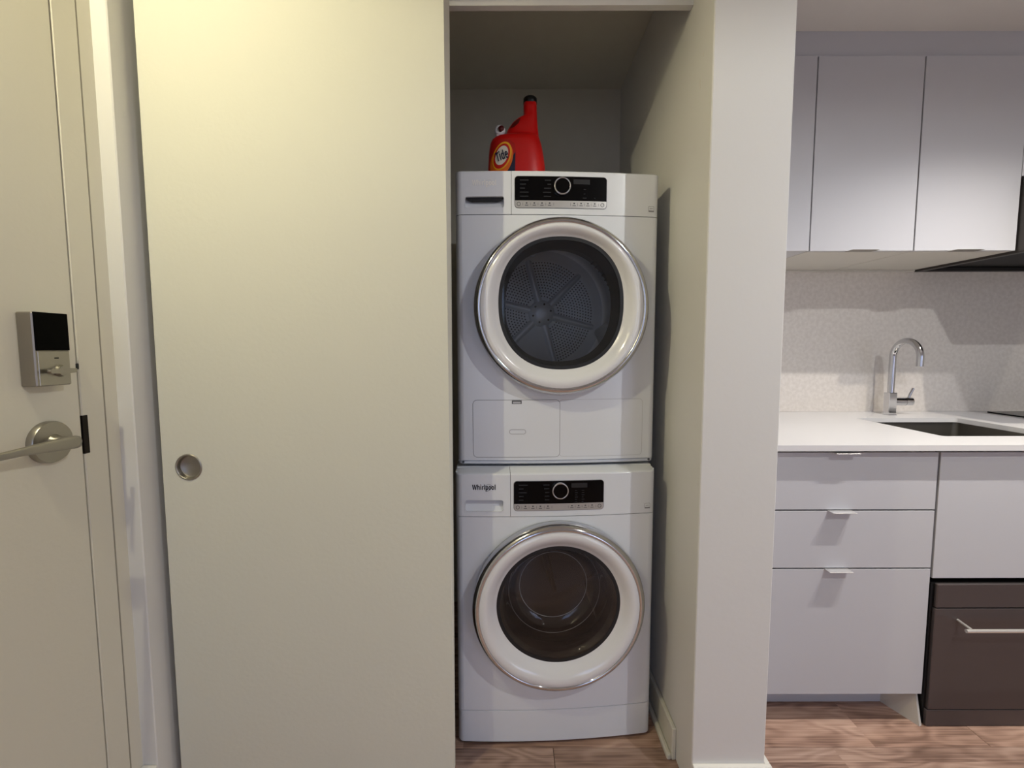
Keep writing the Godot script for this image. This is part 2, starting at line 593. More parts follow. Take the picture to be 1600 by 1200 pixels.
func entry_door() -> void:
	var st := begin()
	wbox(st, -1.035, -0.99, 0.008, 2.10, 0.148, 1.0485, 0.0015)
	var d := struct("door_1", st, M.entry, "cream entry door with a lever handle and an electronic lock")
	st = begin()
	wbox(st, -1.10, -0.9895, 0.0, 2.16, 1.052, 1.1125, 0.002)
	wbox(st, -1.10, -0.9895, 0.0, 2.16, 0.083, 0.1445, 0.002)
	wbox(st, -1.10, -0.9895, 2.104, 2.16, 0.1445, 1.052, 0.002)
	wbox(st, -1.10, -1.04, 0.0, 2.104, 1.035, 1.052)
	obj("door_frame", st, M.entry, d)
	st = begin()
	wbox(st, -1.0, -0.9904, 0.0, 2.16, 1.1125, 1.1155)
	obj("caulk_line", st, mat(Color(0.62, 0.60, 0.55), 0.8), d)
	# strike plate lip and the latch in the gap
	st = begin()
	wbox(st, -0.998, -0.9872, 0.967, 1.056, 1.0505, 1.064, 0.001)
	obj("strike_plate", st, mat(Color(0.16, 0.14, 0.12), 0.45, 0.8), d)
	st = begin()
	wbox(st, -0.998, -0.9885, 1.163, 1.176, 1.046, 1.0535, 0.001)
	obj("dead_bolt", st, M.black, d)
	# electronic lock body
	st = begin()
	wbox(st, -0.99, -0.957, 1.1325, 1.2835, 0.926, 0.9995, 0.0022)
	var lk := obj("electronic_lock", st, M.brushed, d)
	lk.set_meta("label", "satin nickel electronic lock with a black upper panel")
	st = begin()
	wbox(st, -0.9585, -0.955, 1.206, 1.2838, 0.9285, 0.9997, 0.001)
	obj("black_panel", st, M.black_flat, lk)
	st = begin()
	wbox(st, -0.9582, -0.9562, 1.134, 1.205, 0.932, 0.9985, 0.0008)
	obj("face_plate", st, M.satin, lk)
	st = begin()
	wbox(st, -0.957, -0.9558, 1.1885, 1.1915, 0.965, 0.974)
	obj("sensor_slot", st, M.black, lk)
	st = begin()
	var side := Transform3D(Basis(Vector3.UP, PI / 2), V(-0.956, 1.1632, 0.9735))    # local z points into the room
	lathe(st, [Vector2(0.0125, -0.001), Vector2(0.0125, 0.003), Vector2(0.0105, 0.006), Vector2(0.0105, 0.010)], side, 28)
	lathe(st, [Vector2(0.0105, 0.010), Vector2(0.0, 0.0115)], side, 28)
	obj("turn_hub", st, M.satin, lk)
	st = begin()
	var turn := PackedVector2Array([Vector2(0.0225, -0.0045), Vector2(0.0225, 0.0045), Vector2(0.004, 0.0055), Vector2(-0.004, 0.0055), Vector2(-0.0325, 0.004), Vector2(-0.0345, 0.0), Vector2(-0.0325, -0.004), Vector2(-0.004, -0.0055), Vector2(0.004, -0.0055)])
	prism(st, turn, side, 0.008, 0.016)
	obj("thumb_turn", st, M.satin, lk)
	# lever handle
	st = begin()
	var rose := Transform3D(Basis(Vector3.UP, PI / 2), V(-0.99, 1.0115, 0.969))
	lathe(st, [Vector2(0.0445, 0.0), Vector2(0.0445, 0.012), Vector2(0.043, 0.0145)], rose, 56)
	lathe(st, [Vector2(0.043, 0.0145), Vector2(0.020, 0.0160), Vector2(0.0, 0.0160)], rose, 56)
	var hd := obj("lever_handle", st, M.satin, d)
	hd.set_meta("label", "satin nickel lever handle on a round rose")
	st = begin()
	lathe(st, [Vector2(0.0165, 0.014), Vector2(0.0165, 0.018), Vector2(0.0125, 0.022), Vector2(0.0125, 0.052)], rose, 32)
	obj("neck", st, M.satin, hd)
	st = begin()
	var rows := []
	for i in 25:
		var t := i / 24.0
		var zz := 0.9835 - 0.175 * t
		var xx := -0.930 + 0.006 * sin(t * PI) - 0.006 * t
		var hh := 1.0110 + 0.0045 * sin(t * PI * 0.9) * 0.8
		var half := lerpf(0.0135, 0.0072, smoothstep(0.1, 0.9, t))
		var thick := lerpf(0.0075, 0.0055, t)
		if t < 0.09:
			half *= sqrt(1.0 - pow(1.0 - t / 0.09, 2.0)) + 0.02
			thick *= sqrt(1.0 - pow(1.0 - t / 0.09, 2.0)) * 0.8 + 0.2
		if t > 0.97: half *= 0.7
		var row := []
		for k in 24:
			var a := TAU * k / 24
			row.append(V(xx + signf(cos(a)) * pow(absf(cos(a)), 0.55) * thick, hh + signf(sin(a)) * pow(absf(sin(a)), 0.7) * half, zz))
		rows.append(row)
	grid(st, rows, true)
	obj("lever", st, M.satin, hd)

func sliding_door() -> void:
	# front face with a round hole for the finger pull; the right edge leans a little
	var xl := -0.926
	var st := begin()
	var zf := 1.20
	var zb := 1.238
	var hb := 0.012
	var ht := 2.112
	var c := Vector2(-0.8565, 0.896)
	var hole := oval(c, 0.0318, 0.0318, 2.0, 48)
	var rect := PackedVector2Array([Vector2(-0.1657, hb), Vector2(-0.1657, ht), Vector2(xl, ht), Vector2(xl, hb)])
	var front := func(p: Vector2) -> Vector3: return V(p.x, p.y, zf)
	ring(st, c, hole, rect, front, 1, 48)
	var lean := 0.0095
	var B := func(x: float, y: float) -> Vector3: return V(x + (lean * clampf((y - 0.2) / 1.9, 0, 1) if x > -0.5 else 0.0), y, zb)
	st.set_smooth_group(0xFFFFFFFF)
	quad(st, front.call(rect[0]), B.call(-0.1657, hb), B.call(-0.1657, ht), front.call(rect[1]))
	quad(st, B.call(xl, hb), front.call(rect[3]), front.call(rect[2]), B.call(xl, ht))
	quad(st, B.call(-0.1657, hb), B.call(xl, hb), B.call(xl, ht), B.call(-0.1657, ht))
	quad(st, front.call(rect[1]), B.call(-0.1657, ht), B.call(xl, ht), front.call(rect[2]))
	quad(st, front.call(rect[3]), B.call(xl, hb), B.call(-0.1657, hb), front.call(rect[0]))
	var d := struct("door_2", st, M.door, "plain cream sliding closet door with a round flush pull")
	st = begin()
	var at := Transform3D(Basis.IDENTITY, V(c.x, c.y, zf))
	lathe(st, [Vector2(0.0355, 0.0), Vector2(0.0352, 0.0016), Vector2(0.0335, 0.0026), Vector2(0.0315, 0.0022), Vector2(0.0302, 0.0), Vector2(0.0292, -0.010)], at, 56)
	var p := obj("finger_pull", st, M.satin, d)
	p.set_meta("label", "round satin nickel flush finger pull")
	st = begin()
	lathe(st, [Vector2(0.0292, -0.010), Vector2(0.026, -0.0125), Vector2(0.0, -0.0132)], at, 56)
	obj("cup", st, M.brushed, p)

# ---------------------------------------------------------------- washer and dryer
const HW := 0.2975
func zf(x: float) -> float:      # bowed front with rounded side edges
	var z := 0.014 * (1.0 - pow(x / HW, 2.0))
	var over := absf(x) - (HW - 0.018)
	if over > 0.0: z -= 0.018 - sqrt(maxf(0.0, 0.018 * 0.018 - over * over))
	return z

func on_front(off := 0.0) -> Callable:
	return func(p: Vector2) -> Vector3: return Vector3(p.x, p.y, zf(p.x) + off)

func bowed_sheet(st: SurfaceTool, x0: float, x1: float, prof: Array) -> void:   # prof: (y, dz) points from bottom to top
	var xs := []
	var n := int(ceil((x1 - x0) / 0.02))
	for i in n + 1: xs.append(lerpf(x0, x1, float(i) / n))
	for e in [-HW, HW]:
		for k in 6:
			var x: float = signf(e) * (HW - 0.018 + 0.018 * sin(PI / 2 * (k + 1) / 6.0))
			if x > x0 and x < x1 or is_equal_approx(x, x0) or is_equal_approx(x, x1):
				if not xs.has(x): xs.append(x)
	xs.sort()
	var rows := []
	for p in prof:
		var row := []
		for x in xs: row.append(Vector3(x, p.x, zf(x) + p.y))
		rows.append(row)
	grid(st, rows)
	# returns at the two ends
	for e in [0, xs.size() - 1]:
		patch(st, false)
		for i in prof.size() - 1:
			var a: Vector3 = rows[i][e]
			var b: Vector3 = rows[i + 1][e]
			var back := Vector3(0, 0, -0.012)
			if e == 0: quad(st, a, b, b + back, a + back)
			else: quad(st, b, a, a + back, b + back)

func flat_bar(st: SurfaceTool, x0: float, x1: float, y0: float, y1: float, off := 0.0012) -> void:
	var g := on_front(off)
	st.set_smooth_group(0xFFFFFFFF)
	quad(st, g.call(Vector2(x0, y0)), g.call(Vector2(x1, y0)), g.call(Vector2(x1, y1)), g.call(Vector2(x0, y1)))

func loop_strip(st: SurfaceTool, poly: PackedVector2Array, w: float, off: float) -> void:
	var inner := Geometry2D.offset_polygon(poly, -w)[0]
	var c := Vector2.ZERO
	for p in poly: c += p / poly.size()
	ring(st, c, inner, poly, on_front(off), 1, 64)

func machine(called: String, label: String, category: String, at: Vector3, turn: float, dryer: bool) -> Node3D:
	var t := thing(called, label, category, at, turn)
	var dy := 0.0 if dryer else -0.0135         # the washer's panel sits a little lower
	var seam := 0.728 + dy
	var top := 0.854 if dryer else 0.853
	var depth := 0.60
	var cx := 0.005 if dryer else 0.003
	var cy := 0.463 if dryer else 0.449
	var bottom := 0.012 if dryer else 0.112
	# cabinet shell of thin sheets, open at the front
	var st := begin()
	var zb := -depth
	box(st, Vector3(-HW, 0.006, zb), Vector3(-HW + 0.004, top - 0.006, -0.016))
	box(st, Vector3(HW - 0.004, 0.006, zb), Vector3(HW, top - 0.006, -0.016))
	box(st, Vector3(-HW + 0.004, 0.006, zb), Vector3(HW - 0.004, top - 0.006, zb + 0.004))
	box(st, Vector3(-HW, top - 0.008, zb), Vector3(HW, top, -0.04), 0.003)
	box(st, Vector3(-HW + 0.004, 0.006, zb + 0.004), Vector3(HW - 0.004, 0.012, -0.016))
	obj("cabinet_shell", st, M.white, t)
	for s in [-1.0, 1.0]:
		for zz in [-0.07, -0.53]:
			st = begin()
			lathe(st, [Vector2(0.0, 0.0), Vector2(0.022, 0.0), Vector2(0.022, 0.007), Vector2(0.0, 0.007)], Transform3D(Basis(Vector3.RIGHT, -PI / 2), Vector3(s * 0.25, 0.0, zz)), 20)
			obj("foot", st, M.rubber, t)
	# dark structure behind the seams
	var backs := [[Vector3(-HW + 0.006, seam - 0.006, -0.03), Vector3(HW - 0.006, seam + 0.006, -0.008)], [Vector3(-0.1405, seam, -0.02), Vector3(-0.1345, top - 0.012, 0.006)]]
	if not dryer: backs.append([Vector3(-HW + 0.006, bottom - 0.008, -0.03), Vector3(HW - 0.006, bottom + 0.004, -0.008)])
	for q in backs:
		st = begin()
		box(st, q[0], q[1])
		obj("seam_backing", st, M.rubber, t)
	# front panel with the door opening
	st = begin()
	var y0 := bottom
	var y1 := seam - 0.0009
	var c := Vector2(cx, cy)
	var xe := HW - 0.018
	var hole := oval(c, 0.205, 0.205, 2.0, 72)
	ring(st, c, hole, PackedVector2Array([Vector2(xe, y0), Vector2(xe, y1), Vector2(-xe, y1), Vector2(-xe, y0)]), on_front(), 6, 96)
	bowed_sheet(st, -HW, -xe, [Vector2(y0, 0), Vector2((y0 + y1) / 2, 0), Vector2(y1, 0)])
	bowed_sheet(st, xe, HW, [Vector2(y0, 0), Vector2((y0 + y1) / 2, 0), Vector2(y1, 0)])
	bowed_sheet(st, -HW, HW, [Vector2(y1, 0), Vector2(y1 + 0.0001, -0.012)])
	bowed_sheet(st, -HW, HW, [Vector2(y0 - 0.0001, -0.012), Vector2(y0, 0)])
	obj("front_panel", st, M.white, t)
	if dryer:
		st = begin()
		bowed_sheet(st, -HW + 0.002, HW - 0.002, [Vector2(-0.001, -0.02), Vector2(0.0, -0.006), Vector2(0.0095, -0.005), Vector2(0.010, -0.016)])
		obj("base_strip", st, M.white, t)
		for s in [-1.0, 1.0]:
			st = begin()
			lathe(st, [Vector2(0.0035, 0.0), Vector2(0.0035, 0.002), Vector2(0.0, 0.0025)], Transform3D(Basis.IDENTITY, Vector3(s * 0.283, 0.0055, zf(s * 0.283) - 0.0052)), 14)
			obj("screw", st, M.print_dark, t)
		# access flap and the blank beside it
		var fp := rrect(-0.252, 0.005, 0.022, 0.1925, 0.012)
		st = begin()
		ring(st, Vector2(-0.12, 0.107), PackedVector2Array(), fp, on_front(0.0012), 8, 64)
		rim(st, fp, on_front(0.0012), on_front(0.0))
		var fl := obj("access_flap", st, M.white, t)
		st = begin()
		loop_strip(st, rrect(-0.2532, 0.0062, 0.0208, 0.1937, 0.013), 0.0014, 0.0004)
		obj("flap_groove", st, M.groove, t)
		st = begin()
		loop_strip(st, rrect(0.0035, 0.2588, 0.0215, 0.194, 0.012), 0.0011, 0.0003)
		obj("panel_groove", st, mat(Color(0.74, 0.745, 0.75), 0.5), t)
		st = begin()
		var ov := rrect(-0.1455, -0.0955, 0.0905, 0.1055, 0.0074)
		loop_strip(st, ov, 0.0018, 0.0016)
		obj("finger_mark", st, mat(Color(0.68, 0.68, 0.69), 0.5), fl)
		st = begin()
		flat_bar(st, -0.1375, -0.1085, 0.1815, 0.192, 0.0016)
		var fr := obj("flap_latch", st, M.print_dark, fl)
		fr.set_meta("label", "small dark latch at the top edge of the flap")
		st = begin()
		flat_bar(st, -0.1345, -0.1115, 0.183, 0.1885, 0.0020)
		obj("latch_tab", st, M.strip, fl)
	else:
		st = begin()
		bowed_sheet(st, -HW, HW, [Vector2(0.0105, 0.0), Vector2(0.06, 0.0), Vector2(bottom - 0.0028, 0.0)])
		bowed_sheet(st, -HW, HW, [Vector2(0.007, -0.02), Vector2(0.0075, -0.003), Vector2(0.0105, 0.0)])
		bowed_sheet(st, -HW, HW, [Vector2(bottom - 0.0028, 0.0), Vector2(bottom - 0.0022, -0.001), Vector2(bottom - 0.002, -0.014)])
		obj("kick_panel", st, M.white, t)
	# control panel and drawer front
	var yb := seam + 0.0009
	var yt := 0.8505 if dryer else 0.8435
	var tops := [Vector2(yt - 0.004, 0.0), Vector2(yt - 0.0012, -0.0014), Vector2(yt, -0.0045), Vector2(yt + 0.0015, -0.014)]
	if not dryer: tops += [Vector2(yt + 0.006, -0.034), Vector2(top, -0.052)]
	else: tops += [Vector2(top, -0.052)]
	st = begin()
	bowed_sheet(st, -0.1368, HW, [Vector2(yb, 0.0), Vector2((yb + yt) / 2, 0.0), Vector2(yt - 0.004, 0.0)])
	bowed_sheet(st, -0.1368, HW, [Vector2(yb - 0.0001, -0.012), Vector2(yb, 0.0)])
	bowed_sheet(st, -0.1368, HW, tops)
	obj("control_panel", st, M.white, t)
	var ry0 := 0.7475 + dy - (0.003 if not dryer else 0.0)
	var ry1 := 0.7785 + dy
	var rec := rrect(-0.2695, -0.1585, ry0, ry1, 0.006)
	st = begin()
	var rc := Vector2(-0.214, (ry0 + ry1) / 2)
	ring(st, rc, rec, PackedVector2Array([Vector2(-0.138, yb), Vector2(-0.138, yt - 0.004), Vector2(-xe, yt - 0.004), Vector2(-xe, yb)]), on_front(), 4, 48)
	bowed_sheet(st, -HW, -xe, [Vector2(yb, 0.0), Vector2((yb + yt) / 2, 0.0), Vector2(yt - 0.004, 0.0)])
	bowed_sheet(st, -HW, -0.138, [Vector2(yb - 0.0001, -0.012), Vector2(yb, 0.0)])
	bowed_sheet(st, -HW, -0.138, tops)
	var dr := obj("water_tank_drawer" if dryer else "detergent_drawer", st, M.white, t)
	st = begin()
	rim(st, rec, on_front(0.0), on_front(-0.022), false)
	var slope := func(p: Vector2) -> Vector3: return Vector3(p.x, p.y, zf(p.x) - lerpf(0.004, 0.022, clampf((p.y - ry0) / (ry1 - ry0), 0, 1)))
	ring(st, rc, PackedVector2Array(), rec, slope, 4, 48)
	obj("grip_recess", st, M.white, dr)
	if dryer:
		st = begin()
		var slot := PackedVector2Array([Vector2(-0.267, ry1 - 0.001), Vector2(-0.268, ry1 - 0.005), Vector2(-0.262, ry1 - 0.011), Vector2(-0.25, ry1 - 0.0145), Vector2(-0.178, ry1 - 0.0145), Vector2(-0.166, ry1 - 0.011), Vector2(-0.160, ry1 - 0.005), Vector2(-0.161, ry1 - 0.001)])
		ring(st, Vector2(-0.214, ry1 - 0.006), PackedVector2Array(), slot, on_front(-0.0055), 3, 40)
		obj("grip_slot", st, M.black, dr)
	# raised rim round the grip
	st = begin()
	loop_strip(st, rrect(-0.2715, -0.1565, ry0 - 0.002, ry1 + 0.002, 0.008), 0.0021, 0.0009)
	obj("grip_rim", st, M.white, dr)
	# name on the drawer front
	var lx := -0.2145
	var ly := (0.8165 if dryer else 0.8165 + dy)
	var lm: Material = M.logo_reflect_bright if dryer else M.logo_reflect_dark
	var turn_l := atan(2.0 * 0.014 * lx / (HW * HW))
	var face := Transform3D(Basis(Vector3.UP, turn_l), Vector3(lx, ly, zf(lx) + 0.0006))
	var word := text("brand_lettering", "Whirlpool", 0.0205, lm, dr, face, "Droid Sans", 700)
	var wide := word.mesh.get_aabb().size.x
	word.transform = face * Transform3D(Basis.from_scale(Vector3(0.068 / wide, 1.0, 1.0)), Vector3.ZERO)
	st = begin()
	var pts := []
	for k in 40:
		var a := deg_to_rad(lerpf(-140.0, 150.0, k / 39.0))
		pts.append(face * (Vector3(0.011, -0.001, 0.0006) + Vector3(cos(a) * 0.0125, sin(a) * 0.0085, 0).rotated(Vector3.BACK, 0.6)))
	tube(st, pts, 0.0004, 6)
	obj("logo_swirl", st, lm, dr)
	# display: black glass above, silver key strip below, one rounded outline
	var b0 := 0.767 + dy
	var b1 := 0.834 + dy
	var s0 := 0.7468 + dy
	var px0 := -0.1272
	var px1 := 0.1372
	var outline := rrect(px0, px1, s0, b1, 0.009)
	var upper := Geometry2D.intersect_polygons(outline, PackedVector2Array([Vector2(px0 - 0.1, b0), Vector2(px1 + 0.1, b0), Vector2(px1 + 0.1, b1 + 0.1), Vector2(px0 - 0.1, b1 + 0.1)]))[0]
	var lower := Geometry2D.intersect_polygons(outline, PackedVector2Array([Vector2(px0 - 0.1, s0 - 0.1), Vector2(px1 + 0.1, s0 - 0.1), Vector2(px1 + 0.1, b0), Vector2(px0 - 0.1, b0)]))[0]
	st = begin()
	ring(st, Vector2(0, (b0 + b1) / 2), PackedVector2Array(), upper, on_front(0.0016), 10, 64)
	rim(st, upper, on_front(0.0016), on_front(-0.001))
	var bp := obj("display_panel", st, M.black_gloss, t)
	st = begin()
	ring(st, Vector2(0, (s0 + b0) / 2), PackedVector2Array(), lower, on_front(0.0018), 10, 64)
	rim(st, lower, on_front(0.0018), on_front(-0.001))
	var sp := obj("key_strip", st, M.strip, t)
	st = begin()
	loop_strip(st, rrect(px0 - 0.0013, px1 + 0.0013, s0 - 0.0013, b1 + 0.0013, 0.0103), 0.0016, 0.0005)
	obj("panel_edge", st, M.groove, t)
	st = begin()
	flat_bar(st, 0.0408, 0.0882, 0.8135 + dy, 0.827 + dy, 0.0020)
	obj("digit_window", st, M.screen, bp)
	# faint rows of cycle names, too small to read, and their lamps
	st = begin()
	rng.seed = 11 if dryer else 12
	for k in 5:
		var y := 0.8235 + dy - k * 0.0112
		var w := rng.randf_range(0.013, 0.027)
		flat_bar(st, -0.113, -0.113 + w, y - 0.0016, y + 0.0012, 0.0020)
		w = rng.randf_range(0.010, 0.030)
		flat_bar(st, -0.024 - w, -0.024, y - 0.0016, y + 0.0012, 0.0020)
	if dryer:
		for q in [[0.070, 0.0065, 0.7995], [0.070, 0.005, 0.787], [0.068, 0.011, 0.7755], [0.1015, 0.003, 0.7755]]:
			flat_bar(st, q[0], q[0] + q[1], q[2] - 0.0013, q[2] + 0.0013, 0.0020)
	else:
		for k in 6:
			for x in [0.052, 0.072]:
				var w2 := rng.randf_range(0.005, 0.009)
				flat_bar(st, x, x + w2, 0.805 + dy - k * 0.0066 - 0.0011, 0.805 + dy - k * 0.0066 + 0.0009, 0.0020)
	obj("cycle_print", st, M.print_dim, bp).set_meta("kind", "stuff")
	# dial
	st = begin()
	var kc := Vector3(0.0075, 0.8055 + dy + (0.0 if dryer else 0.0015), zf(0.0075) + 0.001)
	var kat := Transform3D(Basis.IDENTITY, kc)
	lathe(st, [Vector2(0.0245, 0.0), Vector2(0.0245, 0.010), Vector2(0.0235, 0.0122), Vector2(0.0212, 0.0126), Vector2(0.0206, 0.0118)], kat, 56)
	var kn := obj("dial", st, M.chrome, t)
	kn.set_meta("label", "round cycle dial with a chrome rim and black face")
	st = begin()
	lathe(st, [Vector2(0.0207, 0.0117), Vector2(0.0, 0.0121)], kat, 48)
	obj("dial_face", st, M.black_gloss, kn)
	# key marks on the silver strip
	st = begin()
	var ky := (s0 + b0) / 2
	for x in [-0.1165, 0.1255]:
		lathe(st, [Vector2(0.0056, 0.0), Vector2(0.0056, 0.0005), Vector2(0.0042, 0.0005), Vector2(0.0042, 0.0)], Transform3D(Basis.IDENTITY, Vector3(x, ky, zf(x) + 0.0018)), 20)
	for x in [-0.094, -0.072, -0.05, -0.028, 0.043, 0.063, 0.083, 0.103]:
		flat_bar(st, x - 0.0022, x + 0.0022, ky + 0.001, ky + 0.0048, 0.0022)
		flat_bar(st, x - 0.0048, x + 0.0048, ky - 0.0042, ky - 0.0024, 0.0022)
	for x in [-0.105, -0.083, -0.061, -0.039, -0.0165, 0.0325, 0.053, 0.073, 0.093, 0.1145]:
		flat_bar(st, x - 0.0004, x + 0.0004, ky - 0.004, ky + 0.004, 0.0022)
	obj("key_print", st, M.print_dark, sp).set_meta("kind", "stuff")
	# small square mark at the right end
	st = begin()
	var ey := 0.7505 + dy
	loop_strip(st, rrect(0.2645, 0.2815, ey - 0.0082, ey + 0.0082, 0.001), 0.0009, 0.0008)
	flat_bar(st, 0.2655, 0.2805, ey - 0.0075, ey - 0.0040, 0.0008)
	flat_bar(st, 0.268, 0.278, ey + 0.001, ey + 0.0024, 0.0008)
	obj("efficiency_mark", st, M.print, t)
	machine_door(t, Vector3(cx, cy, 0.0135), dryer)
	return t

func machine_door(t: Node3D, o: Vector3, dryer: bool) -> void:
	var at := Transform3D(Basis.IDENTITY, o)
	var R := 0.2525 if dryer else 0.2545
	var gc := Vector2(0.0, 0.0105 if dryer else 0.0055)
	var gx := 0.1815 if dryer else 0.1835
	var gy := 0.1895 if dryer else 0.178
	var pw := 2.28 if dryer else 2.0
	var zi := 0.020
	var n := 96
	# white ring: circle outside, the window outline inside, softly domed
	var st := begin()
	var rows := []
	for s in 13:
		var k := s / 12.0
		var row := []
		for j in n:
			var a := TAU * j / n
			var outer := Vector2(cos(a), sin(a)) * (R - 0.0204)
			var inner := hit(oval(gc, gx, gy, pw, 96), Vector2.ZERO, a)
			var p := outer.lerp(inner, k)
			var z := lerpf(0.0430, zi, pow(k, 1.7)) + 0.009 * sin(PI * minf(1.0, k * 1.15 + 0.02)) * (1.0 - k * 0.4)
			row.append(at * Vector3(p.x, p.y, z))
		rows.append(row)
	grid(st, rows, true)
	lathe(st, [Vector2(0.207, 0.0), Vector2(R - 0.004, 0.0)], at, n)
	var d := obj("door", st, M.white_ring, t)
	d.set_meta("label", "round porthole door with a white ring and chrome rim")
	st = begin()
	lathe(st, [Vector2(R - 0.006, 0.0015), Vector2(R - 0.001, 0.003), Vector2(R, 0.012), Vector2(R, 0.026), Vector2(R - 0.0020, 0.0345), Vector2(R - 0.0065, 0.0415), Vector2(R - 0.0115, 0.0455), Vector2(R - 0.0160, 0.0466), Vector2(R - 0.0195, 0.0450), Vector2(R - 0.0205, 0.0425)], at, 128)
	obj("chrome_rim", st, M.chrome, d)
	# dark surround of the window
	var edge := oval(gc, gx, gy, pw, 96)
	st = begin()
	var lip := oval(gc, gx - 0.010, gy - 0.010, pw, 96)
	var g0 := func(p: Vector2) -> Vector3: return at * Vector3(p.x, p.y, zi)
	ring(st, gc, lip, edge, func(p: Vector2) -> Vector3: return at * Vector3(p.x, p.y, zi + 0.0005), 2, 96)
	rim(st, lip, g0, func(p: Vector2) -> Vector3: return at * Vector3(p.x * 0.93, p.y * 0.93, zi - 0.06), false)
	obj("window_gasket", st, M.rubber, d)
	st = begin()
	if dryer:
		ring(st, gc, PackedVector2Array(), lip, func(p: Vector2) -> Vector3:
			var q := (p - gc).length() / gy
			return at * Vector3(p.x, p.y, zi - 0.003 + 0.003 * (1.0 - q * q)), 8, 96)
		obj("window_glass", st, M.glass, d)
	else:
		lathe(st, [Vector2(gx - 0.010, zi - 0.002), Vector2(gx - 0.018, zi - 0.006), Vector2(gx - 0.030, zi - 0.03), Vector2(gx - 0.040, zi - 0.085), Vector2(gx - 0.052, zi - 0.108), Vector2(gx - 0.075, zi - 0.118), Vector2(0.05, zi - 0.122), Vector2(0.0, zi - 0.123)], Transform3D(Basis.IDENTITY, o + Vector3(gc.x, gc.y, 0)), 80)
		obj("window_glass", st, M.bowl, d)
		st = begin()
		var bc := Transform3D(Basis.IDENTITY, o + Vector3(gc.x, gc.y, 0))
		lathe(st, [Vector2(gx - 0.0405, zi - 0.090), Vector2(gx - 0.0395, zi - 0.0885), Vector2(gx - 0.0385, zi - 0.090), Vector2(gx - 0.0395, zi - 0.0915), Vector2(gx - 0.0405, zi - 0.090)], bc, 96)
		lathe(st, [Vector2(gx - 0.0765, zi - 0.1165), Vector2(gx - 0.0755, zi - 0.1155), Vector2(gx - 0.0745, zi - 0.1165), Vector2(gx - 0.0755, zi - 0.118), Vector2(gx - 0.0765, zi - 0.1165)], bc, 96)
		obj("glass_rim_glint", st, mat(Color(0.62, 0.62, 0.63), 0.15), d).set_meta("kind", "stuff")  # moulded bowl rims, their glint lines painted as opaque light grey rings
		st = begin()
		ring(st, gc, PackedVector2Array(), lip, func(p: Vector2) -> Vector3:
			var q := (p - gc).length() / gy
			return at * Vector3(p.x, p.y, zi - 0.001 + 0.014 * (1.0 - q * q)), 8, 96)
		obj("outer_glass", st, M.glass, d)
	# tunnel and drum behind the window
	var inside := Transform3D(Basis.IDENTITY, Vector3(o.x, o.y, 0.0))
	var deep := Transform3D(Basis.IDENTITY, Vector3(o.x, o.y + (0.018 if dryer else 0.0), 0.0))
	st = begin()
	lathe(st, [Vector2(0.205, 0.012), Vector2(0.196, -0.02), Vector2(0.188, -0.10), Vector2(0.192, -0.105)], inside, 72)
	lathe(st, [Vector2(0.192, -0.105), Vector2(0.262, -0.107)], inside, 72)
	if dryer:
		for k in 26:
			var a := deg_to_rad(-78.0 + k * 5.2)
			var dir := Vector3(cos(a), sin(a), 0)
			tube(st, [inside * (dir * 0.1885 + Vector3(0, 0, -0.035)), inside * (dir * 0.1855 + Vector3(0, 0, -0.095))], 0.0028, 6)
	obj("door_tunnel", st, M.tunnel, t)
	st = begin()
	var dz := -0.45 if dryer else -0.42
	lathe(st, [Vector2(0.262, -0.107), Vector2(0.262, -0.28), Vector2(0.262, dz + 0.02), Vector2(0.252, dz + 0.003), Vector2(0.240, dz)], deep, 96)
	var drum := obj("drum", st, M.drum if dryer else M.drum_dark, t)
	# lifters
	for q in ([98.0, 218.0, 338.0] if dryer else [80.0, 200.0, 320.0]):
		st = begin()
		var lr := []
		for i in 9:
			var zz := lerpf(-0.125, dz + 0.006, i / 8.0)
			var row := []
			for j in 11:
				var w := (j - 5) / 5.0
				var a := deg_to_rad(q + w * 8.5 + (6.0 * sin(i / 8.0 * PI) if dryer else 0.0))
				var hgt := 0.05 * pow(cos(w * PI / 2), 0.7) * (1.0 if i in range(1, 8) else 0.15)
				row.append(deep * (Vector3(cos(a), sin(a), 0) * (0.2615 - hgt) + Vector3(0, 0, zz)))
			lr.append(row)
		grid(st, lr)
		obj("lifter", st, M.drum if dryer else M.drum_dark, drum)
	st = begin()
	lathe(st, [Vector2(0.240, dz), Vector2(0.215, dz - 0.004), Vector2(0.205, dz - 0.012), Vector2(0.05, dz - 0.012), Vector2(0.0, dz - 0.010)], deep, 72)
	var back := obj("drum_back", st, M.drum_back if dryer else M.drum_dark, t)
	# spokes and hub on the drum's back plate
	for k in 6:
		st = begin()
		var a := deg_to_rad(45.0 + 60.0 * k)
		var dir := Vector3(cos(a), sin(a), 0)
		var nrm := Vector3(-sin(a), cos(a), 0)
		var r2 := []
		for i in 7:
			var rr := lerpf(0.03, 0.212, i / 6.0)
			var row := []
			for j in 7:
				var w := (j - 3) / 3.0
				row.append(deep * (dir * rr + nrm * w * lerpf(0.016, 0.011, i / 6.0) + Vector3(0, 0, dz - 0.012 + 0.012 * cos(w * PI / 2))))
			r2.append(row)
		grid(st, r2)
		obj("spoke", st, M.drum if dryer else M.drum_dark, back)
	st = begin()
	lathe(st, [Vector2(0.052, dz - 0.012), Vector2(0.046, dz + 0.002), Vector2(0.012, dz + 0.004), Vector2(0.0, dz + 0.004)], deep, 40)
	obj("hub", st, M.drum if dryer else M.drum_dark, back)
	st = begin()
